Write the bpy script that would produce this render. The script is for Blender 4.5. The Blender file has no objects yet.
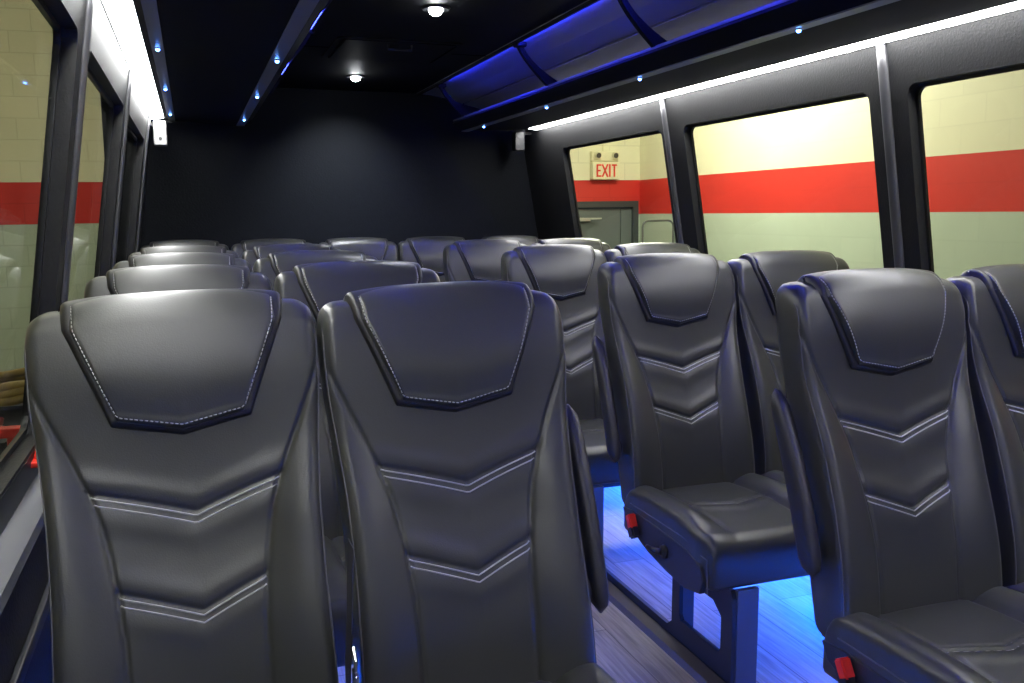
import bpy, bmesh, math, random
from mathutils import Vector, Matrix
random.seed(4)
scene = bpy.context.scene
COL = scene.collection
CZ = 1.20                      # camera height above the bus floor

# ------------------------------------------------------------------ materials
def mat(name, color, rough=.5, metal=0., bump=0., bscale=200., spec=.5, coat=0., emis=None, estr=0., detail=3., var=0., vscale=3.):
    m = bpy.data.materials.new(name); m.use_nodes = True
    nt = m.node_tree; b = nt.nodes['Principled BSDF']
    b.inputs['Base Color'].default_value = (*color, 1)
    b.inputs['Roughness'].default_value = rough
    b.inputs['Metallic'].default_value = metal
    b.inputs['Specular IOR Level'].default_value = spec
    b.inputs['Coat Weight'].default_value = coat
    if emis:
        b.inputs['Emission Color'].default_value = (*emis, 1)
        b.inputs['Emission Strength'].default_value = estr
    tc = nt.nodes.new('ShaderNodeTexCoord')
    if bump:
        n = nt.nodes.new('ShaderNodeTexNoise'); n.inputs['Scale'].default_value = bscale; n.inputs['Detail'].default_value = detail
        bp = nt.nodes.new('ShaderNodeBump'); bp.inputs['Strength'].default_value = bump; bp.inputs['Distance'].default_value = .002
        nt.links.new(tc.outputs['Object'], n.inputs['Vector'])
        nt.links.new(n.outputs['Fac'], bp.inputs['Height']); nt.links.new(bp.outputs['Normal'], b.inputs['Normal'])
    if var:
        n2 = nt.nodes.new('ShaderNodeTexNoise'); n2.inputs['Scale'].default_value = vscale; n2.inputs['Detail'].default_value = 4
        mx = nt.nodes.new('ShaderNodeMix'); mx.data_type = 'RGBA'
        mx.inputs[6].default_value = (*[c*(1-var) for c in color], 1); mx.inputs[7].default_value = (*[min(1, c*(1+var)) for c in color], 1)
        nt.links.new(tc.outputs['Object'], n2.inputs['Vector']); nt.links.new(n2.outputs['Fac'], mx.inputs[0])
        nt.links.new(mx.outputs[2], b.inputs['Base Color'])
    return m

def emit(name, color, s):
    m = bpy.data.materials.new(name); m.use_nodes = True
    nt = m.node_tree; nt.nodes.remove(nt.nodes['Principled BSDF'])
    e = nt.nodes.new('ShaderNodeEmission'); e.inputs[0].default_value = (*color, 1); e.inputs[1].default_value = s
    nt.links.new(e.outputs[0], nt.nodes['Material Output'].inputs[0])
    return m

M = {}
M['leather'] = mat('black_leather', (.034, .035, .031), .36, bump=.12, bscale=420, spec=.5, detail=4, var=.12, vscale=9)
M['leather_recess'] = mat('black_recess_leather', (.010, .010, .011), .45, spec=.5)  # darker leather paints the shade in the recess beside the headrest pad
M['side_leather'] = mat('black_side_vinyl', (.018, .018, .021), .42, bump=.3, bscale=350)
M['thread'] = mat('grey_thread', (.36, .36, .35), .6)
M['piping'] = mat('grey_piping', (.085, .085, .087), .45)
M['plastic'] = mat('black_plastic', (.014, .014, .016), .38)
M['red'] = mat('red_plastic', (.75, .03, .015), .35)
M['steel_black'] = mat('black_painted_steel', (.012, .012, .015), .4, spec=.5)
M['leg_paint'] = mat('satin_grey_steel', (.10, .10, .12), .4, metal=.3)
M['chrome'] = mat('chrome', (.8, .8, .82), .15, metal=1)
M['strap'] = mat('black_webbing', (.02, .02, .03), .6, bump=.5, bscale=600)
M['vinyl_wall'] = mat('charcoal_vinyl', (.012, .0122, .013), .5, spec=.25, bump=.5, bscale=160, var=.12, vscale=14)
M['back_vinyl'] = mat('black_back_wall_vinyl', (.0055, .0066, .0092), .62, spec=.08, bump=.6, bscale=90, var=.25, vscale=30)
M['ceiling'] = mat('black_ceiling', (.006, .006, .007), .6, spec=.08, bump=.3, bscale=100)
M['cove'] = mat('grey_cove', (.22, .22, .225), .38, bump=.2, bscale=80)
M['rack'] = mat('black_rack', (.008, .008, .010), .7, spec=.08, bump=.2, bscale=150)
M['rack_lip'] = mat('grey_lip', (.16, .16, .17), .35)
M['led_band'] = mat('light_grey_led_band', (.20, .20, .22), .35)
M['gasket'] = mat('black_rubber', (.008, .008, .009), .35)
M['trim_strip'] = mat('grey_trim_strip', (.05, .05, .055), .38)
M['sill'] = mat('grey_sill', (.075, .078, .08), .5)
M['white_box'] = mat('white_plastic', (.38, .385, .38), .4)
M['white_led'] = emit('white_led', (.97, .97, .96), 44)
M['white_cove_fill'] = emit('white_cove_fill', (.96, .95, .98), 5)  # added fill glow for the lower cove, not a lamp of the bus
M['white_led_left'] = emit('white_led_left', (.97, .98, .96), 40)
M['blue_led'] = emit('blue_led', (.018, .03, 1.0), 200)
M['blue_led_left'] = emit('blue_led_left', (.035, .05, 1.0), 48)
M['floor_led'] = emit('blue_floor_led', (.006, .10, 1.0), 330)
M['pin_led'] = emit('blue_pin_led', (.10, .28, 1.0), 26)
M['dome'] = emit('dome_led', (.93, .97, 1.0), 150)
M['garage_lamp'] = emit('lamp_tube', (1, .95, .78), 14)

def glass(name, tint):
    m = bpy.data.materials.new(name); m.use_nodes = True
    nt = m.node_tree; nt.nodes.remove(nt.nodes['Principled BSDF'])
    t = nt.nodes.new('ShaderNodeBsdfTransparent'); t.inputs[0].default_value = (*tint, 1)
    g = nt.nodes.new('ShaderNodeBsdfGlossy'); g.inputs['Roughness'].default_value = .02
    lw = nt.nodes.new('ShaderNodeLayerWeight'); lw.inputs[0].default_value = .5
    pw = nt.nodes.new('ShaderNodeMath'); pw.operation = 'POWER'; pw.inputs[1].default_value = 5; nt.links.new(lw.outputs['Facing'], pw.inputs[0])
    f = nt.nodes.new('ShaderNodeMath'); f.operation = 'MULTIPLY_ADD'; f.inputs[1].default_value = .35; f.inputs[2].default_value = .02; nt.links.new(pw.outputs[0], f.inputs[0])
    x = nt.nodes.new('ShaderNodeMixShader')
    nt.links.new(f.outputs[0], x.inputs[0]); nt.links.new(t.outputs[0], x.inputs[1]); nt.links.new(g.outputs[0], x.inputs[2])
    nt.links.new(x.outputs[0], nt.nodes['Material Output'].inputs[0])
    return m
M['glass'] = glass('window_glass', (.93, .96, .93))

def plank():
    m = bpy.data.materials.new('grey_wood_plank'); m.use_nodes = True
    nt = m.node_tree; b = nt.nodes['Principled BSDF']
    tc = nt.nodes.new('ShaderNodeTexCoord'); mp = nt.nodes.new('ShaderNodeMapping'); mp.inputs['Rotation'].default_value = (0, 0, math.pi/2)
    br = nt.nodes.new('ShaderNodeTexBrick'); br.inputs['Scale'].default_value = 1
    br.inputs['Brick Width'].default_value = .9; br.inputs['Row Height'].default_value = .12; br.inputs['Mortar Size'].default_value = .0012
    br.inputs['Color1'].default_value = (.33, .30, .29, 1); br.inputs['Color2'].default_value = (.25, .22, .217, 1); br.inputs['Mortar'].default_value = (.03, .027, .027, 1)
    mp2 = nt.nodes.new('ShaderNodeMapping'); mp2.inputs['Scale'].default_value = (40, 2.2, 1)
    n = nt.nodes.new('ShaderNodeTexNoise'); n.inputs['Scale'].default_value = 2.2; n.inputs['Detail'].default_value = 7; n.inputs['Distortion'].default_value = .6
    mx = nt.nodes.new('ShaderNodeMix'); mx.data_type = 'RGBA'; mx.blend_type = 'MULTIPLY'; mx.inputs[0].default_value = .8
    cr = nt.nodes.new('ShaderNodeValToRGB'); cr.color_ramp.elements[0].position = .3; cr.color_ramp.elements[0].color = (.42, .40, .40, 1); cr.color_ramp.elements[1].position = .7; cr.color_ramp.elements[1].color = (1.25, 1.2, 1.18, 1)
    L = nt.links.new
    L(tc.outputs['Object'], mp.inputs[0]); L(mp.outputs[0], br.inputs[0]); L(tc.outputs['Object'], mp2.inputs[0]); L(mp2.outputs[0], n.inputs['Vector'])
    L(n.outputs['Fac'], cr.inputs[0]); L(br.outputs['Color'], mx.inputs[6]); L(cr.outputs[0], mx.inputs[7]); L(mx.outputs[2], b.inputs['Base Color'])
    b.inputs['Roughness'].default_value = .42
    return m
M['plank'] = plank()

def block(name, zb, tilt_ref, bw, c_top=(.82, .79, .56), c_red=(.62, .030, .020), c_low=(.50, .58, .46), swap=False, stripe=.40):
    """painted concrete blocks: cream above, a red band, grey green below (object z = height above the band)"""
    m = bpy.data.materials.new(name); m.use_nodes = True
    nt = m.node_tree; b = nt.nodes['Principled BSDF']; L = nt.links.new
    tc = nt.nodes.new('ShaderNodeTexCoord'); sp = nt.nodes.new('ShaderNodeSeparateXYZ'); L(tc.outputs['Object'], sp.inputs[0])
    def step(v):
        g = nt.nodes.new('ShaderNodeMath'); g.operation = 'GREATER_THAN'; g.inputs[1].default_value = v; L(sp.outputs['Z'], g.inputs[0]); return g
    a, c = step(0), step(stripe)
    m1 = nt.nodes.new('ShaderNodeMix'); m1.data_type = 'RGBA'; m1.inputs[6].default_value = (*c_low, 1); m1.inputs[7].default_value = (*c_red, 1); L(a.outputs[0], m1.inputs[0])
    m2 = nt.nodes.new('ShaderNodeMix'); m2.data_type = 'RGBA'; m2.inputs[7].default_value = (*c_top, 1); L(m1.outputs[2], m2.inputs[6]); L(c.outputs[0], m2.inputs[0])
    cb = nt.nodes.new('ShaderNodeCombineXYZ'); L(sp.outputs['Y' if swap else 'X'], cb.inputs[0]); L(sp.outputs['Z'], cb.inputs[1])
    br = nt.nodes.new('ShaderNodeTexBrick'); br.inputs['Scale'].default_value = 1; br.inputs['Brick Width'].default_value = .4; br.inputs['Row Height'].default_value = .2
    br.inputs['Mortar Size'].default_value = .006; br.inputs['Mortar Smooth'].default_value = .6
    br.inputs['Color1'].default_value = (1, 1, 1, 1); br.inputs['Color2'].default_value = (.97, .97, .97, 1); br.inputs['Mortar'].default_value = (bw, bw, bw, 1)
    L(cb.outputs[0], br.inputs[0])
    m3 = nt.nodes.new('ShaderNodeMix'); m3.data_type = 'RGBA'; m3.blend_type = 'MULTIPLY'; m3.inputs[0].default_value = 1
    L(m2.outputs[2], m3.inputs[6]); L(br.outputs['Color'], m3.inputs[7])
    n = nt.nodes.new('ShaderNodeTexNoise'); n.inputs['Scale'].default_value = 1.6; n.inputs['Detail'].default_value = 6; L(tc.outputs['Object'], n.inputs['Vector'])
    r = nt.nodes.new('ShaderNodeMapRange'); r.inputs[3].default_value = .88; r.inputs[4].default_value = 1.08; L(n.outputs['Fac'], r.inputs[0])
    m4 = nt.nodes.new('ShaderNodeMix'); m4.data_type = 'RGBA'; m4.blend_type = 'MULTIPLY'; m4.inputs[0].default_value = 1
    L(m3.outputs[2], m4.inputs[6]); L(r.outputs[0], m4.inputs[7]); L(m4.outputs[2], b.inputs['Base Color'])
    b.inputs['Roughness'].default_value = .5
    return m
M['block_side'] = block('painted_block_side', 0, 0, .93, swap=True)
M['block_end'] = block('painted_block_end', 0, 0, .80)
M['concrete'] = mat('concrete', (.25, .25, .24), .6, var=.2)
M['door_paint'] = mat('grey_door_paint', (.12, .145, .14), .45)
M['door_frame'] = mat('dark_grey_door_frame', (.04, .05, .05), .45)
M['aluminium'] = mat('aluminium', (.7, .7, .66), .35, metal=.8)
M['sign_cream'] = mat('cream_plastic', (.80, .76, .50), .45)
M['sign_red'] = mat('sign_red', (.80, .05, .03), .4)
M['lamp_black'] = mat('lamp_dark', (.06, .06, .05), .3)
M['rail_grey'] = mat('dark_grey_tube', (.10, .11, .10), .4)
M['yellow'] = mat('yellow_rubber', (.34, .22, .04), .5, var=.5, vscale=30)
M['hose'] = mat('grey_hose', (.35, .36, .36), .4)
M['mach'] = mat('black_machine', (.012, .014, .013), .35)

# ------------------------------------------------------------------ mesh helpers
def link_mesh(name, verts, faces, m, parent=None, smooth=True, loc=None):
    me = bpy.data.meshes.new(name); me.from_pydata([tuple(v) for v in verts], [], faces); me.validate(); me.update()
    bm = bmesh.new(); bm.from_mesh(me); bmesh.ops.recalc_face_normals(bm, faces=bm.faces); bm.to_mesh(me); bm.free()
    for p in me.polygons: p.use_smooth = smooth
    o = bpy.data.objects.new(name, me); COL.objects.link(o)
    me.materials.append(m)
    if parent: o.parent = parent
    if loc: o.location = loc
    return o

class MB:
    def __init__(s): s.v = []; s.f = []
    def add(s, v, f):
        n = len(s.v); s.v += [Vector(a) for a in v]; s.f += [tuple(i+n for i in q) for q in f]
    def box(s, x0, x1, y0, y1, z0, z1, bev=0.):
        bm = bmesh.new(); bmesh.ops.create_cube(bm, size=1)
        for v in bm.verts: v.co = Vector((x0+(v.co.x+.5)*(x1-x0), y0+(v.co.y+.5)*(y1-y0), z0+(v.co.z+.5)*(z1-z0)))
        if bev: bmesh.ops.bevel(bm, geom=bm.edges[:], offset=bev, segments=3, affect='EDGES', profile=.5)
        s.bm(bm)
    def bm(s, bm, mtx=None):
        bm.verts.index_update()
        s.add([(mtx @ v.co if mtx else v.co.copy()) for v in bm.verts], [[v.index for v in f.verts] for f in bm.faces]); bm.free()
    def tube(s, pts, r, n=8, closed=False, caps=True):
        pts = [Vector(p) for p in pts]; N = len(pts); rings = []
        up = None
        for i, p in enumerate(pts):
            if closed: t = pts[(i+1) % N]-pts[i-1]
            else: t = pts[min(i+1, N-1)]-pts[max(i-1, 0)]
            t.normalize()
            if up is None:
                up = Vector((0, 0, 1)) if abs(t.z) < .9 else Vector((1, 0, 0))
            a = t.cross(up).normalized(); up = a.cross(t).normalized()
            rr = r[i] if isinstance(r, (list, tuple)) else r
            rings.append([p+(a*math.cos(k*2*math.pi/n)+up*math.sin(k*2*math.pi/n))*rr for k in range(n)])
        v = [q for ring in rings for q in ring]; f = []
        for i in range(N if closed else N-1):
            j = (i+1) % N
            for k in range(n): f.append((i*n+k, i*n+(k+1) % n, j*n+(k+1) % n, j*n+k))
        if not closed and caps: f += [tuple(range(n))[::-1], tuple(range((N-1)*n, N*n))]
        s.add(v, f)
    def cyl(s, c, axis, r, h, n=24, r2=None):
        bm = bmesh.new(); bmesh.ops.create_cone(bm, cap_ends=True, segments=n, radius1=r, radius2=r if r2 is None else r2, depth=h)
        q = Vector((0, 0, 1)).rotation_difference(Vector(axis)).to_matrix().to_4x4()
        s.bm(bm, Matrix.Translation(c) @ q)
    def prism(s, poly, axis, a0, a1, bev=0.):
        """poly: 2D outline; axis 'y' -> (x,z) swept in y, 'x' -> (y,z) swept in x, 'z' -> (x,y) swept in z"""
        def P(p, a): return {'y': (p[0], a, p[1]), 'x': (a, p[0], p[1]), 'z': (p[0], p[1], a)}[axis]
        n = len(poly); bm = bmesh.new()
        A = [bm.verts.new(P(p, a0)) for p in poly]; B = [bm.verts.new(P(p, a1)) for p in poly]
        bm.faces.new(A); bm.faces.new(B[::-1])
        for i in range(n): bm.faces.new((A[i], B[i], B[(i+1) % n], A[(i+1) % n]))
        bmesh.ops.recalc_face_normals(bm, faces=bm.faces)
        if bev: bmesh.ops.bevel(bm, geom=bm.edges[:], offset=bev, segments=2, affect='EDGES', profile=.5)
        s.bm(bm)
    def build(s, name, m, parent=None, smooth=False, loc=None):
        o = link_mesh(name, s.v, s.f, m, parent, smooth, loc)
        if smooth == 'auto':
            pass
        return o

def rrect(x0, x1, z0, z1, r, n=6):
    out = []
    for cx, cz, a in ((x1-r, z1-r, 0), (x0+r, z1-r, 90), (x0+r, z0+r, 180), (x1-r, z0+r, 270)):
        for k in range(n+1):
            t = math.radians(a+90*k/n); out.append((cx+r*math.cos(t), cz+r*math.sin(t)))
    return out

def plate_with_holes(outer, holes, mapper, thick, mb):
    """2D outline with holes, mapped by mapper(a, b, depth)"""
    bm = bmesh.new(); edges = []
    for lp in [outer]+holes:
        vs = [bm.verts.new((p[0], p[1], 0)) for p in lp]
        for i in range(len(vs)): edges.append(bm.edges.new((vs[i], vs[(i+1) % len(vs)])))
    bmesh.ops.triangle_fill(bm, use_beauty=True, use_dissolve=False, edges=edges)
    bm.verts.index_update()
    V = [v.co.copy() for v in bm.verts]; F = [[v.index for v in f.verts] for f in bm.faces]; bm.free()
    n = len(V)
    v = [mapper(p.x, p.y, 0) for p in V]+[mapper(p.x, p.y, thick) for p in V]
    f = [tuple(q) for q in F]+[tuple(i+n for i in q[::-1]) for q in F]
    off = 0
    for lp in [outer]+holes:
        k = len(lp)
        for i in range(k):
            a, b = off+i, off+(i+1) % k; f.append((a, b, b+n, a+n))
        off += k
    mb.add(v, f)

def tag(o, label=None, cat=None, group=None, kind=None):
    if label: o['label'] = label
    if cat: o['category'] = cat
    if group: o['group'] = group
    if kind: o['kind'] = kind
    return o
def empty(name, loc=(0, 0, 0)):
    o = bpy.data.objects.new(name, None); COL.objects.link(o); o.location = loc; o.empty_display_size = .1; return o
def struct(o): o['kind'] = 'structure'; return o
def copy_tree(o, parent=None):
    c = o.copy(); COL.objects.link(c)
    if parent: c.parent = parent
    for ch in list(o.children): copy_tree(ch, c)
    return c
def Z(z): return z+CZ

# ------------------------------------------------------------------ bus shell
def xl(z): return -.246+.146*z           # inner face of the left wall, z measured from the lens
def xr(z): return 2.064-.173*z
YB = 5.40; YF = -1.2

mb = MB(); mb.box(-.36, 2.2, YF, YB+.06, -.06, 0); struct(mb.build('floor', M['plank']))
mb = MB(); mb.box(-.42, 2.22, YB, YB+.05, 0, Z(.80)); struct(mb.build('wall_back', M['back_vinyl']))

WT, WB = .372, -.44
def side_wall(name, xf, sgn, wins):
    mb = MB()
    holes = [rrect(a, b, WB, WT, .035) for a, b in wins]
    plate_with_holes([(YF, -.53), (YB, -.53), (YB, .60), (YF, .60)], holes,
                     lambda a, b, d: (xf(b)+sgn*d, a, Z(b)), .045, mb)
    xi = xf(-.53)-sgn*.04
    mb.box(min(xi, xi+sgn*.06), max(xi, xi+sgn*.06), YF, YB, 0, Z(-.545))
    return struct(mb.build(name, M['vinyl_wall']))
LW = [(-1.0, .70), (.98, 2.06), (2.27, 3.38), (3.62, 4.80)]
RW = [(-1.0, -.05), (.22, .86), (1.07, 2.175), (2.335, 3.46), (3.65, 4.80)]
side_wall('wall_left', xl, -1, LW); side_wall('wall_right', xr, 1, RW)
wn = 0
for xf, sgn, wins, side in ((xl, -1, LW, 'left'), (xr, 1, RW, 'right')):
    for a, b in wins:
        wn += 1
        root = struct(empty('window_%d' % wn, (xf(0)+sgn*.03, (a+b)/2, CZ)))
        root['label'] = 'clear bus window in the %s wall with black rubber edge' % side
        L0 = root.location
        mb = MB(); mp = lambda p, q, d: Vector((xf(q)+sgn*(.030+d), p, Z(q)))-L0
        plate_with_holes(rrect(a-.004, b+.004, WB-.004, WT+.004, .038), [rrect(a+.010, b-.010, WB+.012, WT-.010, .03)], mp, .010, mb)
        mb.build('window_frame', M['gasket'], root)
        mb = MB(); mp = lambda p, q, d: Vector((xf(q)+sgn*(.034+d), p, Z(q)))-L0
        plate_with_holes(rrect(a+.006, b-.006, WB+.008, WT-.006, .03), [], mp, .003, mb)
        mb.build('glass_pane', M['glass'], root)
        # middle transom below which the pane slides is hidden by the seats

# sill ledges (grey) under the windows
for i, (xf, sgn) in enumerate(((xl, -1), (xr, 1))):
    mb = MB(); x0 = xf(-.53)
    mb.prism([(x0, Z(-.515)), (x0-sgn*.042, Z(-.532)), (x0-sgn*.046, Z(-.548)), (x0+sgn*.02, Z(-.548))], 'y', YF, YB-.01)
    struct(mb.build('trim_%d' % (i+1), M['sill']))
    mb = MB(); mb.prism([(xf(-.448)-sgn*.002, Z(-.448)), (xf(-.448)+sgn*.01, Z(-.448)), (x0+sgn*.008, Z(-.514)), (x0-sgn*.004, Z(-.514))], 'y', YF, YB-.01)
    struct(mb.build('trim_%d' % (i+41), M['gasket']))
    mb = MB(); xx = x0-sgn*.04
    mb.box(*sorted((xx, xx-sgn*.012)), YF, YB-.01, Z(-.69), Z(-.665), .003)
    struct(mb.build('trim_%d' % (i+3), M['steel_black']))

# pillar joint strips
tn = 5
for xf, sgn, ys in ((xl, -1, (.83, 2.16, 3.47, 4.98)), (xr, 1, (1.0, 2.262, 3.60))):
    for y in ys:
        mb = MB()
        pts = []
        for k in range(15):
            z = -.50+k*(1.0/14); pts.append(z)
        v = []; f = []
        prof = [(-.020, .0), (-.017, .007), (-.010, .0105), (0, .012), (.010, .0105), (.017, .007), (.020, .0)]
        for z in pts:
            for dy, h in prof: v.append((xf(z)-sgn*h, y+dy, Z(z)))
        n = len(prof)
        for i in range(len(pts)-1):
            for k in range(n-1): f.append((i*n+k, i*n+k+1, (i+1)*n+k+1, (i+1)*n+k))
        # closed back
        for i in range(len(pts)-1): f.append((i*n, (i+1)*n, (i+1)*n+n-1, i*n+n-1))
        f += [tuple(range(n)), tuple(range((len(pts)-1)*n, len(pts)*n))]
        mb.add(v, f); struct(mb.build('trim_%d' % tn, M['trim_strip'], smooth=True)); tn += 1

# ceiling and coves
mb = MB(); mb.box(.47, 1.33, YF, YB, Z(.72), Z(.76)); struct(mb.build('ceiling', M['ceiling']))
def cove(pts, name):
    mb = MB(); poly = [(x, Z(z)) for x, z in pts]+[(x, Z(z)+.03) for x, z in reversed(pts)]
    mb.prism(poly, 'y', YF, YB); struct(mb.build(name, M['cove'])); 
RC = [(1.31, .718), (1.40, .712), (1.49, .698), (1.594, .668), (1.597, .682), (1.605, .681), (1.608, .665), (1.70, .645), (1.80, .622), (1.88, .600), (1.97, .565)]
cove(RC, 'trim_%d' % tn); tn += 1
cove([(1.80-x, z) for x, z in RC][::-1], 'trim_%d' % tn); tn += 1
# grooves of the ceiling panels
for y in (1.9, 4.05):
    mb = MB(); mb.box(.48, 1.32, y-.004, y+.004, Z(.7165), Z(.7195)); struct(mb.build('trim_%d' % tn, M['rack'])); tn += 1
for x in (.481, 1.319):
    mb = MB(); mb.box(x-.006, x+.006, YF, YB-.01, Z(.704), Z(.7195), .002); struct(mb.build('trim_%d' % tn, M['rack'])); tn += 1

# ------------------------------------------------------------------ overhead racks
def rack(side):
    mx = (lambda x: x) if side == 'right' else (lambda x: 1.80-x)
    root = empty('luggage_rack', (mx(1.70), 2.0, Z(.50))); L0 = root.location
    y0, y1 = -1.1, 5.12
    def P(pts): return [(mx(x)-L0.x, Z(z)-L0.z) for x, z in pts]
    a, b = y0-L0.y, y1-L0.y
    mb = MB(); mb.prism(P([(1.500, .480), (1.545, .480), (1.86, .498), (1.90, .500), (1.90, .514), (1.56, .494), (1.50, .494), (1.478, .532), (1.455, .532), (1.452, .522)]), 'y', a, b)
    mb.build('shelf', M['rack'], root)
    mb = MB(); mb.tube([(mx(1.464)-L0.x, y, Z(.536)-L0.z) for y in (a, b)], .0085, 12); mb.build('lip', M['rack_lip'], root, True)
    for xa, xb, n in ((1.503, 1.543, 0), (1.848, 1.882, 1))[:2 if side == 'left' else 1]:
        za = .480 if n == 0 else .4965
        mb = MB(); mb.prism(P([(xa, za), (xb, za+(.0015 if n else 0)), (xb, za-.004), (xa, za-.004)]), 'y', a, b-.01)
        bd = mb.build('light_band', M['led_band'], root)
        tag(bd, 'pale grey strip carrying the blue reading lights')
    for y in (.25, 1.15, 2.05, 2.94, 3.83, 4.75):
        for xc, zc in ((1.523, .4755), (1.865, .4925))[:2 if side == 'left' else 1]:
            mb = MB(); mb.cyl((mx(xc)-L0.x, y-L0.y, Z(zc)-L0.z), (0, 0, -1), .009, .006, 16, .006)
            r = mb.build('reading_light', M['chrome'], root)
            bm = bmesh.new(); bmesh.ops.create_uvsphere(bm, u_segments=12, v_segments=8, radius=.0062)
            m2 = MB(); m2.bm(bm, Matrix.Translation((mx(xc)-L0.x, y-L0.y, Z(zc-.0035)-L0.z)))
            tag(m2.build('lens', M['pin_led'], r, True), 'glowing blue lens')
    for y in (1.45, 2.72, 3.66, 4.92):
        # curved strut from the ceiling edge to the lip
        v = []; f = []; n = 14
        for k in range(n+1):
            t = k/n
            xc = 1.325+.135*t**1.35; zc = .705-.165*t
            w = .018+.060*t**2.4
            for dx, dy in ((-.004, -.012), (w, -.012), (w, .012), (-.004, .012)):
                v.append((mx(xc+dx)-L0.x, y+dy-L0.y, Z(zc)-L0.z))
        for k in range(n):
            for q in range(4): f.append((k*4+q, k*4+(q+1) % 4, k*4+4+(q+1) % 4, k*4+4+q))
        f += [(0, 1, 2, 3), (n*4, n*4+1, n*4+2, n*4+3)]
        mb = MB(); mb.add(v, f); mb.box(*sorted((mx(1.312)-L0.x, mx(1.36)-L0.x)), y-.022-L0.y, y+.022-L0.y, Z(.692)-L0.z, Z(.712)-L0.z, .006)
        mb.build('bracket', M['rack'], root)
    mb = MB(); mb.prism(P([(1.326, .7092), (1.333, .7092), (1.333, .7142), (1.326, .7142)]), 'y', a, b-.3)
    tag(mb.build('blue_light_strip', M['blue_led' if side == 'right' else 'blue_led_left'], root), 'glowing blue strip tucked behind the ceiling edge')
    mb = MB(); mb.box(*sorted((mx(1.46)-L0.x, mx(1.90)-L0.x)), b, b+.006, Z(.485)-L0.z, Z(.53)-L0.z); mb.build('end_cap', M['rack'], root)
    return root
tag(rack('right'), 'black open luggage rack glowing blue above the windows on the right', 'luggage rack')
tag(rack('left'), 'dark luggage rack along the left wall with two rows of blue reading lights underneath', 'luggage rack')
for side in ('right', 'left'):
    mx = (lambda x: x) if side == 'right' else (lambda x: 1.80-x)
    root = empty('window_light_strip', (mx(1.915), 2.0, Z(.508)))
    L0 = root.location
    mb = MB(); mb.prism([(mx(1.9005)-L0.x, .012), (mx(1.970)-L0.x, .012), (mx(1.970)-L0.x, -.006), (mx(1.9005)-L0.x, -.0015)], 'y', -3.1, 3.12)
    mb.build('housing', M['led_band'], root)
    mb = MB(); mb.prism([(mx(1.903)-L0.x, -.0018), (mx(1.966)-L0.x, -.006), (mx(1.966)-L0.x, -.010), (mx(1.903)-L0.x, -.0045)], 'y', -3.1, 3.10)
    tag(mb.build('diffuser', M['white_led'] if side == 'right' else M['white_led_left'], root), 'glowing white diffuser')
    mb = MB(); mb.box(*sorted((mx(1.915)-L0.x, mx(1.955)-L0.x)), -3.0, 3.05, .012, .014)  # emitter added on the housing to whiten the lower cove
    tag(mb.build('added_cove_fill', M['white_cove_fill'], root), 'added dim white emitter brightening the cove behind the rack')
    tag(root, 'long white light strip washing the wall above the %s windows' % side, 'light strip')

# dome lights
for y, lb in ((3.19, 'round white ceiling downlight nearer the front of the bus'), (4.83, 'round white ceiling downlight closest to the black back wall')):
    root = empty('ceiling_downlight', (.85, y, Z(.72)))
    mb = MB(); mb.cyl((0, 0, -.004), (0, 0, -1), .052, .007, 32, .046); mb.build('trim_ring', M['plastic'], root)
    mb = MB(); bm = bmesh.new(); bmesh.ops.create_uvsphere(bm, u_segments=24, v_segments=16, radius=.026); mb.bm(bm, Matrix.Translation((0, 0, -.002))); tag(mb.build('lens', M['dome'], root), 'glowing white lens')
    tag(root, lb, 'ceiling light', 'ceiling downlights along the aisle')
    sl = bpy.data.lights.new('downlight_beam', 'SPOT'); sl.energy = 14 if y < 4 else 75; sl.spot_size = math.radians(150 if y < 4 else 88); sl.spot_blend = 1.0; sl.shadow_soft_size = .02; sl.color = (.90, .95, 1.0)
    so = bpy.data.objects.new('downlight_beam', sl); COL.objects.link(so); so.location = (0, 0, -.034); so.parent = root; so.rotation_euler.x = 0 if y < 4 else math.radians(38)
# emergency hatch
root = empty('ceiling_hatch', (.87, 4.05, Z(.7195)))
mb = MB(); plate_with_holes(rrect(-.27, .27, -.27, .27, .05), [rrect(-.245, .245, -.245, .245, .04)], lambda a, b, d: (a, b, -d), .006, mb); mb.build('hatch_frame', M['ceiling'], root)
mb = MB(); mb.box(-.235, .235, -.235, .235, -.008, 0, .003); mb.build('hatch_panel', M['ceiling'], root)
mb = MB(); mb.tube([(-.05, -.19, -.008), (-.05, -.19, -.03), (.05, -.19, -.03), (.05, -.19, -.008)], .005, 8); mb.build('handle', M['steel_black'], root)
tag(root, 'square black emergency hatch in the ceiling between the two downlights', 'roof hatch')

# corner speakers
def speaker(x, y, z, m, lb, sgn):
    root = empty('corner_speaker', (x, y, z))
    mb = MB(); mb.box(-.032, .032, -.03, .03, -.062, .062, .008); mb.build('housing', m, root)
    mb = MB(); mb.cyl((0, -.031, .028), (0, -1, 0), .019, .004, 20); mb.build('driver', M['plastic'] if m is M['plastic'] else M['led_band'], root)
    mb = MB(); mb.cyl((0, -.031, -.028), (0, -1, 0), .009, .004, 16); mb.build('tweeter', M['plastic'], root)
    mb = MB(); mb.box(-.006, .006, .02, .06, -.02, .02); mb.box(*sorted((0, sgn*(.06 if sgn < 0 else .104))), .03, .05, .04, .055); mb.build('bracket', M['plastic'], root)
    tag(root, lb, 'speaker')
speaker(-.122, 5.02, Z(.42), M['white_box'], 'small white box mounted high in the far left corner', -1)
speaker(1.885, 5.20, Z(.44), M['plastic'], 'small black speaker mounted high in the far right corner', 1)

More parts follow.
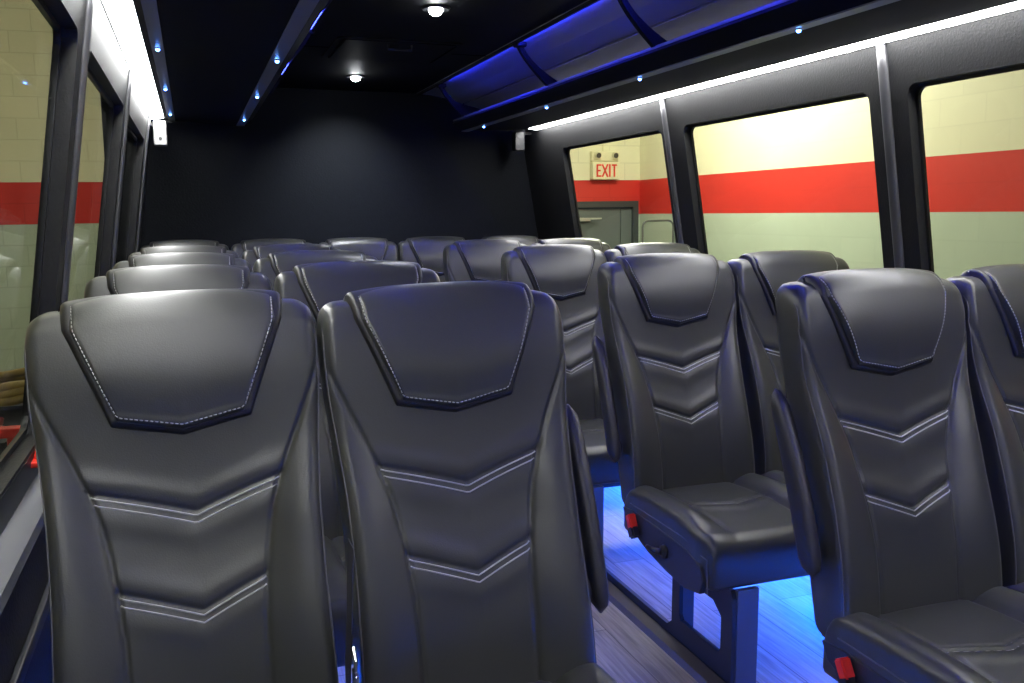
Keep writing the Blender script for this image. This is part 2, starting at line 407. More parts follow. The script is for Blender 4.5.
# ------------------------------------------------------------------ seat modelling
H0 = 1.08            # seat top above the floor
VB = .735            # drop of the lower end of the backrest
REC = .235           # recline: y forward per metre of drop
def lerp_tab(tab, v):
    if v <= tab[0][0]: return tab[0][1]
    for (a, p), (b, q) in zip(tab, tab[1:]):
        if v <= b:
            t = (v-a)/(b-a); t = t*t*(3-2*t) if False else t
            return p+(q-p)*t
    return tab[-1][1]
WTAB = [(0, .2130), (.03, .2185), (.10, .2215), (.17, .2200), (.25, .2120), (.34, .2050), (.45, .2030), (.60, .2060), (.735, .2090)]
STAB = [(.105, .2230), (.16, .2050), (.22, .1790), (.29, .1480), (.34, .1290), (.44, .1110), (.53, .1035), (.65, .1020), (.74, .1040)]
def smooth_tab(tab, v):
    return (lerp_tab(tab, v-.02)+2*lerp_tab(tab, v)+lerp_tab(tab, v+.02))/4
def Wd(v): return smooth_tab(WTAB, v)
def Sm(v): return smooth_tab(STAB, v)
CH = [(.309, .355), (.457, .501)]     # chevrons: drop at the ends, drop at the point
CXP = .010
def chev_v(x, ends, tip, v):
    s = Sm(v)
    t = (x-CXP)/(s-CXP) if x > CXP else (CXP-x)/(s+CXP)
    return tip+(ends-tip)*min(1.15, abs(t))
def sgm(t): t = max(0, min(1, t)); return t*t*(3-2*t)
def front(x, v):
    """front surface offset towards the sitter (positive = forward), before recline"""
    s = Sm(v); W = Wd(v); ax = abs(x)
    o = 0.
    # shoulders / upper part
    o += .012*math.exp(-((v-.10)/.10)**2)
    o += .022*math.exp(-((v-.56)/.17)**2)          # lumbar
    bol = sgm((v-.17)/.22)
    if ax > s:
        t = (ax-s)/max(.02, (W-s))
        o += bol*(.021*math.sin(min(1, t*1.25)*math.pi*.5)+.001)
    else:
        o -= bol*.008*(1-(ax/s)**2)
    # bolster seam
    if v > .09:
        d = abs(ax-s); o -= .0060*math.exp(-(d/.0034)**2)*sgm((v-.09)/.05)
    if ax < s+.002:
        for e, t in CH:
            cv = chev_v(x, e, t, v); d = v-cv
            if abs(d) < .09:
                o -= .0060*math.exp(-((d+.0105)/.0040)**2)
                o -= .0025*math.exp(-((d-.0015)/.0025)**2)
                o += .0032*math.exp(-((d-.022)/.024)**2)
                o += .0030*math.exp(-((d+.034)/.016)**2)
    # soft wrinkles
    o += .0008*math.sin(31*v+9*x)*math.sin(23*x+4*v)*bol
    return o
def vtop(x):
    W = .2130; ax = abs(x)
    r = .030
    base = .018+.010*(ax/W)**2
    if ax > W-r:
        q = min(1, (ax-(W-r))/r); base += r*(1-math.sqrt(max(0, 1-q*q)))*.85
    return base
TH = .085
def backrest_mesh():
    NX, NV = 112, 190; V = []; F = []
    def xs(i):
        u = -1+2*i/NX; return .80*u+.20*math.sin(u*math.pi/2)
    def vs(j):
        t = j/NV; return t+.10*math.sin(t*math.pi*2)*-.5/math.pi*1.0
    idx = {}
    for side in (0, 1):
        nx, nv = NX, NV
        for j in range(nv+1):
            t = vs(j)
            for i in range(nx+1):
                u = xs(i)
                x0 = u*.2130; vt = vtop(x0); v = vt+(VB-vt)*t
                x = u*Wd(v)
                if side and (i in (0, nx) or j in (0, nv)) and False: pass
                dx = Wd(v)-abs(x); dt = (v-vt); db = (VB-v)
                def rnd(d, R): return R-math.sqrt(max(0, R*R-(R-min(d, R))**2))
                if side == 0:
                    R = .022; off = front(x, v)-rnd(dx, R)-rnd(dt, .030)-rnd(db, .03)
                    off = max(off, -.042)
                    y = -off
                else:
                    y = TH+.012*math.sin(min(1, v/.7)*math.pi)-rnd(dx, .028)-rnd(dt, .03)-rnd(db, .02)
                    y = max(y, .046)
                y += -REC*v
                idx[(side, i, j)] = len(V); V.append((x, y, H0-v))
    for side in (0, 1):
        for j in range(NV):
            for i in range(NX):
                a, b, c, d = idx[(side, i, j)], idx[(side, i+1, j)], idx[(side, i+1, j+1)], idx[(side, i, j+1)]
                F.append((a, b, c, d) if side else (d, c, b, a))
    bd = [(i, 0) for i in range(NX)]+[(NX, j) for j in range(NV)]+[(i, NV) for i in range(NX, 0, -1)]+[(0, j) for j in range(NV, 0, -1)]
    for k in range(len(bd)):
        p, q = bd[k], bd[(k+1) % len(bd)]
        F.append((idx[(0, *p)], idx[(0, *q)], idx[(1, *q)], idx[(1, *p)]))
    return V, F
def surf(x, v, lift=0.):
    W = Wd(v); dx = W-abs(x)
    def rnd(d, R): d = max(0, d); return R-math.sqrt(max(0, R*R-(R-min(d, R))**2))
    off = max(front(x, v)-rnd(dx, .022)-rnd(v-vtop(x), .030), -.042)
    return Vector((x, -off-REC*v-lift, H0-v))

# headrest pad: section path over the top and down the front
def head_pt(u, t, grow, prot, vb0):
    """u -1..1 across, t 0..1 from behind the top down to the pointed lower edge"""
    vend = vb0
    hwt, hwb = .1550+grow, .0950+grow*.8
    if t < .34:
        a = t/.34; ang = math.pi*(1-a)          # arc over the top
        R = .040
        yc, vc = .030, R-.000
        y = yc-math.cos(math.pi-ang)*-1*0; 
        y = yc+R*math.cos(math.pi-ang)*-1*-1 if False else yc+R*math.cos(math.pi*a)
        v = vc-R*math.sin(math.pi*a)*1.0
        sdist = 0
        x = u*(hwt+.010*(1-a))
        # front protrusion grows
        y -= prot*a*a*.6
        v += .011*abs(u)**3
        return Vector((x, y, v)), t
    a = (t-.34)/.66
    vmax = vend+.021*(1-abs(u))
    v0 = .040
    v = v0+(vmax-v0)*a+.011*abs(u)**3*(1-a)**2
    hw = hwt+(hwb-hwt)*((v-v0)/(vend-v0))**1.0 if v < vend else hwb
    # keep sides straight to the lower corners
    hw = hwt+(hwb-hwt)*min(1, a)
    x = u*hw
    y = -.010-prot*(.6+.4*math.sin(min(1, a*1.15)*math.pi))
    return Vector((x, y, v)), t
def head_mesh(grow, prot, vb0, base_in=.03):
    NU, NT = 60, 76; V = []; F = []
    def place(u, t, extra=0.):
        p, _ = head_pt(u, t, grow, prot, vb0)
        e = 1-abs(u); k = min(1, e/.075); pr = math.sqrt(max(0, 1-(1-k)**2))
        if t > .9: 
            k2 = min(1, (1-t)/.075); pr = min(pr, math.sqrt(max(0, 1-(1-k2)**2))) if k2 < 1 else pr
        if t < .05: pr *= .5+.5*t/.05
        # inner point (buried in the backrest)
        inn = Vector((p.x, p.y+.020 if t > .34 else p.y+(.020 if t > .17 else -.010), p.z+(.016 if t < .34 else 0)))
        q = inn.lerp(p, pr)
        q.y -= extra if t > .25 else 0
        if t <= .34: q.z -= extra
        return Vector((q.x, q.y-REC*max(0, q.z), H0-q.z))
    us = []
    for i in range(NU+1):
        u = -1+2*i/NU; us.append(.6*u+.4*math.sin(u*math.pi/2))
    ts = []
    for j in range(NT+1):
        t = j/NT; ts.append(t if t < .5 else .5+.5*math.sin((t-.5)*math.pi))
    for t in ts:
        for u in us: V.append(place(u, t))
    n = NU+1
    for j in range(NT):
        for i in range(NU): F.append((j*n+i, j*n+i+1, (j+1)*n+i+1, (j+1)*n+i))
    return V, F, place

def dashes(mb, pts, r=.0011, dash=.0052, gap=.0022):
    """short stitches along a polyline"""
    L = [0]
    for a, b in zip(pts, pts[1:]): L.append(L[-1]+(b-a).length)
    def at(s):
        s = max(0, min(L[-1], s))
        for k in range(len(L)-1):
            if s <= L[k+1]:
                d = L[k+1]-L[k]; return pts[k].lerp(pts[k+1], 0 if d == 0 else (s-L[k])/d)
        return pts[-1]
    s = 0
    while s < L[-1]-.002:
        e = min(L[-1], s+dash)
        mb.tube([at(s), at((s+e)/2), at(e)], [r*.7, r, r*.7], 5); s = e+gap

def make_seat(arm):
    """arm: 0 none, 1 armrest on +x side, -1 on -x side"""
    root = empty('bus_seat')
    V, F = PROTO['back']
    br = link_mesh('backrest', V, F, M['leather'], root)
    V, F, pl2 = PROTO['recess_shade']; w = link_mesh('headrest_recess_shade', V, F, M['leather_recess'], br); w['label'] = 'dark rim for the shaded recess and side of the headrest pad'  # pad side plus recess shade, put into a dark rim
    V, F, pl = PROTO['head']; hd = link_mesh('headrest', V, F, M['leather'], br)
    # headrest stitching
    mb = MB()
    line = [pl(-.955, t, .0006) for t in [.22+.72*k/40 for k in range(41)]]
    line += [pl(-.955+1.91*k/40, .955, .0006) for k in range(1, 40)]
    line += [pl(.955, t, .0006) for t in [.94-.72*k/40 for k in range(41)]]
    dashes(mb, line)
    mb.build('stitching', M['thread'], hd, True)['label'] = 'pale grey stitching'
    mb = MB()
    for e, t in CH:
        for dv in (-.0048, .0058):
            pts = []
            for k in range(41):
                q = -1+2*k/40
                v = (e+t)/2
                for _ in range(3):
                    s = Sm(v)-.002; x = q*s; v = chev_v(x, e, t, v)+dv
                pts.append(surf(x, v, .0003))
            mb.tube(pts, .0014, 5)
    mb.build('stitching', M['thread'], br, True)['label'] = 'double row of pale chevron stitching'
    # edge piping on the front corner
    for s in (-1, 1):
        mb = MB(); pts = []
        for k in range(60):
            v = .055+(VB-.05-.055)*k/59; x = s*(Wd(v)-.0030)
            pts.append(surf(x, v, .0005))
        mb.tube(pts, .0014, 6)
        mb.build('piping', M['piping'], br, True)['label'] = 'grey piped edge'
    # cushion
    V, F = PROTO['cushion']; cu = link_mesh('seat_cushion', V, F, M['leather'], root)
    mb = MB()
    for dv in (0, .016):
        pts = []
        for k in range(33):
            x = -.115+.23*k/32; y = -.355-.035*(1-abs(x)/.115)+dv+.0
            pts.append(Vector((x, y, cush_h(x, y)+.0004)))
        mb.tube(pts, .0012, 5)
    mb.build('stitching', M['thread'], cu, True)['label'] = 'double row of pale stitching'
    for s in (-1, 1):
        mb = MB(); pts = []
        for k in range(40):
            y = -.185-.405*k/39
            pts.append(Vector((s*(.2185-.006*(k/39)**6), y, cush_edge(y))))
        for q in range(1, 9): pts.append(Vector((s*.2125, -.590-.006*math.sin(q/8*1.5), cush_edge(-.590)-.011*q)))
        mb.tube(pts, .0018, 6)
        mb.build('piping', M['piping'], cu, True)['label'] = 'grey piped edge'
    # skirt under the cushion: side panels
    for s in (-1, 1):
        mb = MB()
        poly = [(-.14, .345), (-.20, .352), (-.36, .350), (-.50, .342), (-.575, .322), (-.588, .285), (-.575, .250), (-.50, .236), (-.40, .245), (-.30, .262), (-.22, .285), (-.16, .31)]
        mb.prism(poly, 'x', *sorted((s*.205, s*.222)), .003)
        mb.build('side_panel', M['side_leather'], root)
    if arm:
        s = arm
        v = []
        mb = MB(); pts = []; rad = []
        n = 22
        # folded up armrest along the side of the backrest
        for k in range(n+1):
            t = k/n; z = .835-.36*t; y = .012-.140*t-.010*math.sin(t*math.pi)
            pts.append((y, z, .018+.008*math.sin(t*math.pi*.9)+.005*t))
        secs = []
        m = 16
        for k, (y, z, hw) in enumerate(pts):
            e = min(k, n-k)/2.5; sc = math.sqrt(max(.02, 1-(1-min(1, e))**2))
            ring = []
            for a in range(m):
                an = 2*math.pi*a/m; ca, sa = math.cos(an), math.sin(an)
                px = .017*math.copysign(abs(ca)**.7, ca)*sc; py = hw*math.copysign(abs(sa)**.8, sa)*sc
                ring.append(Vector((s*.240+px, y+py, z)))
            secs.append(ring)
        vv = [p for r_ in secs for p in r_]; ff = []
        for k in range(n):
            for a in range(m): ff.append((k*m+a, k*m+(a+1) % m, (k+1)*m+(a+1) % m, (k+1)*m+a))
        ff += [tuple(range(m)), tuple(range(n*m, n*m+m))]
        mb.add(vv, ff)
        ar = mb.build('armrest', M['side_leather'], root, True)
        mb = MB(); mb.cyl((s*.228, -.105, .515), (s, 0, 0), .022, .02, 24); mb.build('pivot', M['plastic'], ar)
        # recline lever
        mb = MB(); mb.cyl((s*.226, -.395, .298), (s, 0, 0), .019, .010, 24, .016)
        mb.tube([(s*.232, -.395, .298), (s*.238, -.365, .293), (s*.240, -.335, .290), (s*.238, -.325, .291)], [.009, .008, .0075, .005], 10)
        mb.build('recline_lever', M['plastic'], root, True)
    # buckle (on the aisle side, or the inner side for window seats)
    s = arm if arm else None
    if s is not None:
        rot = Matrix.Translation((s*.236, -.232, .315)) @ Matrix.Rotation(math.radians(-30), 4, 'X')
        bm = bmesh.new(); bmesh.ops.create_cube(bm, size=1)
        bmesh.ops.scale(bm, vec=(.022, .034, .066), verts=bm.verts); bmesh.ops.bevel(bm, geom=bm.edges[:], offset=.005, segments=2, affect='EDGES')
        mb = MB(); mb.bm(bm, rot)
        bk = mb.build('belt_buckle', M['plastic'], root)
        bm = bmesh.new(); bmesh.ops.create_cube(bm, size=1)
        bmesh.ops.scale(bm, vec=(.0235, .024, .040), verts=bm.verts); bmesh.ops.bevel(bm, geom=bm.edges[:], offset=.003, segments=2, affect='EDGES')
        mb = MB(); mb.bm(bm, rot @ Matrix.Translation((s*.001, -.006, .014)))
        tag(mb.build('release_button', M['red'], bk), 'red release button')
    return root

def cush_prof(y):
    # centre line height along depth; front rolls down
    t = (-y-.14)/.47      # 0 rear .. 1 front
    return .392+.012*math.sin(min(1, max(0, t))*math.pi)-.010*max(0, .25-t)*4*.2
def cush_h(x, y):
    ax = abs(x); h = cush_prof(y)
    s = .125
    if ax > s: h += .024*math.sin(min(1, (ax-s)/.085)*math.pi*.75)*sgm(((-y)-.10)/.10)*(1-.75*sgm((-y-.44)/.12))
    h -= .006*math.exp(-((ax-s)/.006)**2)*(1-sgm((-y-.52)/.05))
    for dv in (.008,):
        if ax < s:
            yy = -.355-.035*(1-ax/.115)+dv; d = y-yy
            h += .0025*math.exp(-(d/.006)**2)-.004*math.exp(-((abs(d)-.0085)/.003)**2)+.004*math.exp(-((d+.035)/.02)**2)
    return h-max(0, 0)
def cush_edge(y):
    t = (-y-.14)/.47
    return .372-.016*sgm((t-.7)/.3)*1.6-.004
def cushion_mesh():
    NX, NY = 72, 96; V = []; F = []; idx = {}
    y0, y1 = -.145, -.610; hw = .2185
    for side in (0, 1):
        for j in range(NY+1):
            t = j/NY; t = .5-.5*math.cos(t*math.pi)*.35-(.5-t)*.65
            y = y0+(y1-y0)*t
            W = hw-.012*sgm((t-.86)/.14)
            for i in range(NX+1):
                u = -1+2*i/NX; u = .7*u+.3*math.sin(u*math.pi/2); x = u*W
                dx = W-abs(x); df = y-y1; dr = y0-y
                def rnd(d, R): return R-math.sqrt(max(0, R*R-(R-min(d, R))**2))
                if side == 0:
                    h = cush_h(x, y)-rnd(dx, .024)-rnd(df, .046)-rnd(dr, .03)
                    h = max(h, .335)
                else:
                    h = .262+rnd(dx, .015)+rnd(df, .02)+.01*(1-t)
                idx[(side, i, j)] = len(V); V.append((x, y, h))
    for side in (0, 1):
        for j in range(NY):
            for i in range(NX):
                F.append((idx[(side, i, j)], idx[(side, i+1, j)], idx[(side, i+1, j+1)], idx[(side, i, j+1)]))
    bd = [(i, 0) for i in range(NX)]+[(NX, j) for j in range(NY)]+[(i, NY) for i in range(NX, 0, -1)]+[(0, j) for j in range(NY, 0, -1)]
    for k in range(len(bd)):
        p, q = bd[k], bd[(k+1) % len(bd)]
        F.append((idx[(0, *p)], idx[(0, *q)], idx[(1, *q)], idx[(1, *p)]))
    return V, F
PROTO = {'back': backrest_mesh(), 'recess_shade': head_mesh(.013, .010, .203), 'head': head_mesh(0, .028, .193), 'cushion': cushion_mesh()}
protos = {a: make_seat(a) for a in (0, 1, -1)}
used = {0: False, 1: False, -1: False}

RL = [1.545, 2.39, 3.215, 4.01]; RR = [1.554, 2.451, 3.368, 4.252]; YBK = 4.99
rowL = ['front row', 'second row', 'third row', 'fourth row']
seats = []
for i, y in enumerate(RL):
    seats += [(-.032, y, 0, 'black leather seat beside the left windows in the %s%s' % (rowL[i], ', nearest the camera' if i == 0 else ''), 'window seats on the left'),
              (.417, y, 1, 'black leather seat left of the aisle in the %s%s' % (rowL[i], ', nearest the camera' if i == 0 else ''), 'aisle seats on the left')]
for i, y in enumerate(RR):
    seats += [(1.381, y, -1, 'black leather seat with raised armrest right of the aisle in the %s' % rowL[i], 'aisle seats on the right'),
              (1.829, y, 0, 'black leather seat beside the right windows in the %s' % rowL[i], 'window seats on the right')]
nm = ['leftmost seat of the back bench by the left wall', 'second seat from the left on the back bench', 'middle seat of the back bench facing the aisle', 'fourth seat from the left on the back bench', 'rightmost seat of the back bench by the right wall']
for x, n in zip((-.035, .415, .865, 1.314, 1.763), nm):
    seats.append((x, YBK, 0, 'black leather '+n, 'seats of the back bench'))
for x, y, arm, lb, gr in seats:
    if not used[arm]: o = protos[arm]; used[arm] = True
    else: o = copy_tree(protos[arm])
    o.location = (x, y, 0); tag(o, lb, 'seat', gr)
    o.rotation_euler.y = 0
    if y == RL[0]:                       # the nearest pair on the left leans a little
        o.rotation_euler.y = -.020; o.location.x += .0216

# ------------------------------------------------------------------ pedestals
def pedestal(xa, xb, y, aisle):
    """xa..xb: span of the two seats, aisle: x of the aisle-side leg, y: seat reference"""
    root = empty('seat_pedestal', (aisle, y-.45, 0)); L0 = root.location
    s = 1 if xa+xb > 2*aisle else -1
    mb = MB()
    out = [(-.165, .0), (.62, .0), (.62, .035), (.16, .035), (.135, .055), (.135, .195), (.20, .215), (.30, .240), (.30, .262), (-.155, .262), (-.165, .24)]
    hole = [(-.105, .075), (.085, .075), (.095, .09), (.095, .175), (.05, .205), (-.075, .205), (-.115, .175), (-.115, .09)]
    plate_with_holes(out, [hole, rrect(.13, .23, .222, .234, .005, 3)], lambda a, b, d: (s*d-s*.004, a, b), .012, mb)
    mb.build('leg_frame', M['steel_black'], root)
    mb = MB(); mb.box(*sorted((s*.010, s*.074)), -.165, -.150, 0, .262, .002)
    mb.build('leg', M['leg_paint'], root)
    mb = MB(); mb.box(*sorted((s*.010, s*.050)), .105, .135, 0, .262, .002)
    mb.build('leg', M['leg_paint'], root)
    w = xb-xa-.09
    for yy in (.03, .16):
        mb = MB(); mb.box(*sorted((0, s*w)), yy-.02, yy+.02, .195, .232, .003)
        mb.build('cross_bar', M['steel_black'], root)
    mb = MB(); mb.box(*sorted((s*w, s*(w+.012))), -.14, .20, .14, .232, .003); mb.build('wall_bracket', M['steel_black'], root)
    return root
for i, y in enumerate(RL):
    tag(pedestal(-.25, .632, y, .60), 'black steel pedestal under the left pair of seats in the %s' % rowL[i], 'seat pedestal', 'pedestals of the left seats')
for i, y in enumerate(RR):
    tag(pedestal(1.17, 2.04, y, 1.235), 'black steel pedestal under the right pair of seats in the %s, lit blue' % rowL[i], 'seat pedestal', 'pedestals of the right seats')
root = empty('bench_frame', (.86, YBK-.4, 0))
for x in (-.95, -.32, .32, .95):
    mb = MB(); mb.box(x-.02, x+.02, -.14, -.11, 0, .262, .003); mb.box(x-.02, x+.02, .14, .17, 0, .262, .003); mb.box(x-.02, x+.02, -.14, .17, 0, .03, .003); mb.build('leg', M['steel_black'], root)
for yy in (-.10, .12):
    mb = MB(); mb.box(-1.08, 1.08, yy-.02, yy+.02, .19, .232); mb.build('cross_bar', M['steel_black'], root)
tag(root, 'black steel frame carrying the back bench seats', 'bench frame')
# seat tracks
for x, lb in ((1.205, 'dark seat track on the floor along the right side of the aisle'), (.625, 'dark seat track on the floor along the left side of the aisle')):
    mb = MB(); mb.prism([(x-.030, 0), (x+.022, 0), (x+.022, .014), (x-.020, .014)], 'y', YF+.05, 4.4)
    tag(mb.build('seat_track', mat('brown_vinyl_track', (.055, .045, .042), .45)), lb, 'track')
# under-seat lights: channels under the seats, open downwards
for x, side in ((1.93, 'right'), (-.06, 'left')):
    root = empty('floor_light_strip', (x, 1.9, .180))
    mb = MB(); mb.prism([(-.022, .010), (.022, .010), (.022, -.003), (-.022, -.003)], 'y', YF+.1-1.9, 2.6); mb.build('channel', M['plastic'], root)
    mb = MB(); mb.box(-.014, .014, YF+.1-1.9, 2.59, -.008, -.0035); tag(mb.build('diffuser', M['floor_led'], root), 'glowing blue diffuser')
    tag(root, 'blue light strip shining on the floor under the %s seats' % side, 'light strip')

# belts between the two nearest left seats
def belt(x, y, lb):
    root = empty('seat_belt', (x, y, .40))
    mb = MB()
    pts = [(0, .05, .0), (-.004, .02, .09), (-.002, .0, .17), (.0, -.004, .24), (.004, .0, .30)]
    v = []; f = []
    for px, py, pz in pts:
        v += [(px-.001, py-.024, pz), (px+.001, py-.024, pz), (px+.001, py+.024, pz), (px-.001, py+.024, pz)]
    for k in range(len(pts)-1):
        for q in range(4): f.append((k*4+q, k*4+(q+1) % 4, k*4+4+(q+1) % 4, k*4+4+q))
    f += [(0, 1, 2, 3), tuple(len(v)-4+q for q in range(4))]
    mb.add(v, f); mb.build('strap', M['strap'], root)
    mb = MB(); mb.box(-.003, .003, -.045, -.012, .035, .105, .002); mb.tube([(0, -.028, .10), (0, -.034, .125), (.0, -.022, .14), (0, -.014, .12)], .003, 8)
    mb.build('tongue', M['chrome'], root)
    tag(root, lb, 'seat belt')
belt(.203, 1.335, 'dark seat belt with metal tongue hanging between the two nearest left seats')

# red emergency handle on the left sill
root = empty('emergency_handle', (-.309, 1.92, Z(-.478)))
mb = MB(); mb.box(-.010, .010, -.03, .03, 0, .012, .003); mb.build('base', M['red'], root)
mb = MB(); mb.tube([(0, 0, .008), (.003, .03, .035), (.006, .06, .075)], [.008, .007, .0055], 10); mb.build('lever', M['red'], root, True)
tag(root, 'small red emergency window lever on the grey sill of the left wall', 'handle')

# ------------------------------------------------------------------ garage around the bus (the bus leans half a degree)
TILT = .0102
def lean(o):
    # objects of the building are modelled level and leaned together about the bus axis
    o.rotation_euler = (0, -TILT, 0)
    return o
def gz(x, z=0): return CZ+z+TILT*(x-5.1)
XG, YG = 5.10, 9.80; GF = -1.95
mb = MB(); mb.box(0, .2, -9.0, 5.0, GF, 3.3); o = mb.build('wall_garage_right', M['block_side'], loc=(XG, 4.8, CZ)); struct(lean(o))
mb = MB()
DX0, DX1, DH = -1.62, -.03, .155       # door opening in the end wall (x from the corner)
mb.box(-12, DX0, 0, .2, GF, 3.3); mb.box(DX1, .3, 0, .2, GF, 3.3); mb.box(DX0, DX1, 0, .2, DH, 3.3)
o = mb.build('wall_garage_back', M['block_end'], loc=(XG, YG, CZ)); struct(lean(o))
mb = MB(); mb.box(-14, .3, -16, .3, GF-.1, GF); struct(lean(mb.build('floor_garage', M['concrete'], loc=(XG, YG, CZ))))
mb = MB(); mb.box(-14, .3, -16, .3, 3.3, 3.4); struct(lean(mb.build('ceiling_garage', mat('garage_roof', (.5, .5, .48), .7), loc=(XG, YG, CZ))))
mb = MB(); mb.box(-.2, 0, -14, .2, GF, 3.3); struct(lean(mb.build('wall_garage_left', M['block_side'], loc=(XG-9.5, YG, CZ))))
# steel door in the end wall
root = empty('door_1', (XG, YG, CZ)); struct(root); lean(root); root['label'] = 'grey steel exit door with closer in the end wall of the garage'
mb = MB(); mb.prism([(DX0, GF), (DX0, DH), (DX1, DH), (DX1, GF), (DX1-.07, GF), (DX1-.07, DH-.07), (DX0+.07, DH-.07), (DX0+.07, GF)], 'y', -.03, .08)
mb.build('door_frame', M['door_frame'], root)
mb = MB(); mb.box(DX0+.07, DX1-.22, .02, .06, GF, DH-.09); mb.build('door_leaf', M['door_paint'], root)
mb = MB(); mb.box(DX1-.21, DX1-.07, .02, .05, GF, DH-.09); mb.build('side_panel', M['door_paint'], root)
mb = MB(); mb.box(-.98, -.66, -.035, .02, -.075, -.035, .006); mb.tube([(-.66, -.04, -.05), (-.55, -.09, -.045), (-.86, -.14, -.04)], .008, 8); mb.build('door_closer', M['aluminium'], root)
# exit sign
root = empty('exit_sign', (XG, YG, CZ)); lean(root)
ex0, ex1, ez0, ez1 = -.66, -.32, .405, .61
mb = MB(); mb.box(ex0, ex1, -.10, -.005, ez0, ez1, .01); mb.build('housing', M['sign_cream'], root)
mb = MB(); mb.box(ex0, ex1, -.085, -.005, ez1+.004, ez1+.12, .012); mb.build('battery_case', M['sign_cream'], root)
for k, xx in enumerate((ex0+.06, ex1-.06)):
    mb = MB(); mb.cyl((xx, -.11, ez1+.075), (0, -1, -.25), .034, .05, 20, .040); lp = mb.build('lamp_head', M['sign_cream'], root)
    mb = MB(); mb.cyl((xx, -.137, ez1+.068), (0, -1, -.25), .030, .006, 20); mb.build('lens', M['lamp_black'], lp)
mb = MB(); mb.tube([((ex0+ex1)/2, -.02, ez1+.12), ((ex0+ex1)/2, -.02, 2.4)], .009, 8); mb.build('conduit', M['sign_cream'], root)
def letter(mb, ch, x, z, w, h, t, y0, y1):
    def bar(p, q, th):
        d = Vector((q[0]-p[0], q[1]-p[1])); n = Vector((-d.y, d.x)).normalized()*th/2
        poly = [(x+p[0]*1-n.x+0, z+p[1]-n.y), (x+q[0]-n.x, z+q[1]-n.y), (x+q[0]+n.x, z+q[1]+n.y), (x+p[0]+n.x, z+p[1]+n.y)]
        mb.prism(poly, 'y', y0, y1)
    if ch == 'E':
        bar((t/2, 0), (t/2, h), t); bar((0, t/2), (w, t/2), t); bar((0, h/2), (w*.85, h/2), t); bar((0, h-t/2), (w, h-t/2), t)
    if ch == 'X': bar((0, 0), (w, h), t); bar((0, h), (w, 0), t)
    if ch == 'I': bar((w/2, 0), (w/2, h), t)
    if ch == 'T': bar((w/2, 0), (w/2, h), t); bar((0, h-t/2), (w, h-t/2), t)
xx = ex0+.045
for ch, w in (('E', .062), ('X', .07), ('I', .028), ('T', .066)):
    mb = MB(); letter(mb, ch, xx, ez0+.03, w, .145, .019, -.106, -.099); mb.build('letter', M['sign_red'], root); xx += w+.012
tag(root, 'cream EXIT sign with red letters and twin emergency lamps on the garage wall', 'exit sign')
# conduit hoop by the wall
mb = MB(); pts = [(x, 0, z) for x, z in rrect(-.19, .19, GF, -.075, .07, 6)]
mb.tube(pts, .012, 8, closed=True)
o = mb.build('hoop_rail', M['rail_grey'], smooth=True, loc=(4.86, 8.9, CZ)); lean(o); tag(o, 'thin dark rounded metal hoop standing beside the grey door in the garage', 'rail')
# shop equipment outside the left windows, and a stand-in for the lever reflection
root = empty('hose_stand', (-.73, 4.05, CZ+GF-.055))
mb = MB(); mb.box(-.17, .17, -.17, .17, 0, 1.28, .03); mb.box(-.24, .24, -.22, .22, 0, .12, .03); mb.build('cabinet', M['mach'], root)
mb = MB()
for k in range(3):
    r = .20-.008*k; mb.tube([(r*math.cos(a*math.pi/14), r*math.sin(a*math.pi/14), 1.31+.022*k+.008*math.sin(a*1.1+k)) for a in range(28)], .018, 8, closed=True)
tag(mb.build('coiled_hose', M['yellow'], root, True), 'dirty yellow hose coiled on top')
mb = MB(); mb.tube([(-.05, -.2, 1.1), (.03, -.24, 1.0), (.07, -.26, .85), (.08, -.25, .7), (.02, -.22, .5)], .014, 8)
mb.build('grey_hose', M['hose'], root, True)
mb = MB(); mb.cyl((.0, -.19, 1.18), (0, -1, 0), .035, .04, 20); mb.build('gauge', M['chrome'], root)
tag(root, 'black shop machine with a coiled yellow hose on top outside the left window', 'machine')
root = empty('lever_reflection_stand', (-.545, 3.05, CZ+GF-.055))  # solid red shape stands in for the sill lever mirrored in the glass
for dx, dy in ((-.09, -.09), (.09, -.09), (.09, .09), (-.09, .09)):
    mb = MB(); mb.tube([(dx*1.2, dy*1.2, 0), (dx*.2, dy*.2, .95)], .014, 6); mb.build('leg', M['red'], root)
mb = MB(); mb.cyl((0, 0, 1.14), (0, 0, 1), .02, .42, 14); mb.box(-.04, .04, -.025, .025, 1.34, 1.37, .005); mb.build('post', M['red'], root)
tag(root, 'red stand imitating the reflection of the red lever in the left window', 'stand')
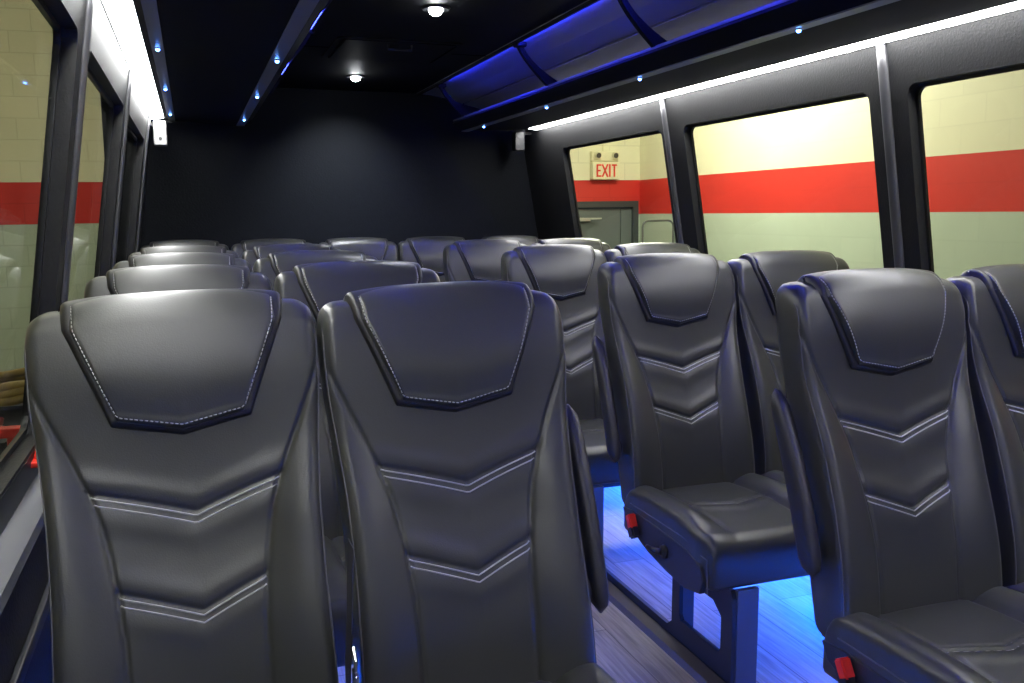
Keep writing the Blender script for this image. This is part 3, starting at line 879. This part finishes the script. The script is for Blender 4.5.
# garage lamps
lamps = [(3.7, 7.0, 1.9, 560), (3.0, 1.5, 2.6, 270), (-1.6, 6.0, 3.0, 110), (-2.0, 0, 3.0, 140)]
for x, y, z, p in lamps:
    root = empty('shop_light', (x, y, CZ+z))
    mb = MB(); mb.box(-.14, .14, -.62, .62, 0, .05, .01); mb.build('housing', M['white_box'], root)
    mt = M['garage_lamp'].copy(); mt.node_tree.nodes['Emission'].inputs[1].default_value = p
    for s in (-.06, .06):
        mb = MB(); mb.cyl((s, 0, -.018), (0, 1, 0), .016, 1.18, 14); mb.build('tube', mt, root)
    for yy in (-.45, .45):
        mb = MB(); mb.tube([(0, yy, .05), (0, yy, 3.3-z-.02)], .005, 6); mb.build('hanger', M['aluminium'], root)
    tag(root, 'twin tube light under the garage roof %s' % ('over the right side near the exit door' if x == 3.7 else 'over the right side near the front' if x > 0 else 'over the left side near the back' if y > 5 else 'over the left side near the front'), 'lamp', 'garage shop lights')

# ------------------------------------------------------------------ light entering from the open front of the bus (windscreen side)
def area(name, loc, aim, size, sy, e, color):
    l = bpy.data.lights.new(name, 'AREA'); l.shape = 'RECTANGLE'; l.size = size; l.size_y = sy; l.energy = e; l.color = color
    o = bpy.data.objects.new(name, l); COL.objects.link(o); o.location = loc
    d = Vector(aim)-Vector(loc); o.rotation_euler = d.to_track_quat('-Z', 'Y').to_euler(); return o
area('windscreen_daylight', (.7, -1.9, Z(.25)), (.8, 2.0, Z(-.35)), 1.7, .8, 6, (.95, .97, 1.0))

w = bpy.data.worlds.new('world'); scene.world = w; w.use_nodes = True
w.node_tree.nodes['Background'].inputs[0].default_value = (.6, .65, .7, 1); w.node_tree.nodes['Background'].inputs[1].default_value = .03

# ------------------------------------------------------------------ camera
yaw, pitch, roll, FPX = .3395414, .1400827, -.0057968, 900.
cy, sy = math.cos(yaw), math.sin(yaw)
fw = Vector((sy*math.cos(pitch), cy*math.cos(pitch), -math.sin(pitch))); r = Vector((cy, -sy, 0)); u = r.cross(fw)
c, s = math.cos(roll), math.sin(roll); r2 = c*r+s*u; u2 = -s*r+c*u
cam = bpy.data.cameras.new('camera'); co = bpy.data.objects.new('camera', cam); COL.objects.link(co)
cam.sensor_width = 36; cam.lens = FPX/1024*36; cam.clip_start = .02
m = Matrix((r2, u2, -fw)).transposed().to_4x4(); m.translation = (0, 0, CZ); co.matrix_world = m
scene.camera = co
vs = scene.view_settings; vs.view_transform = 'Standard'; vs.look = 'None'; vs.gamma = 1; vs.use_curve_mapping = False; vs.exposure = 0
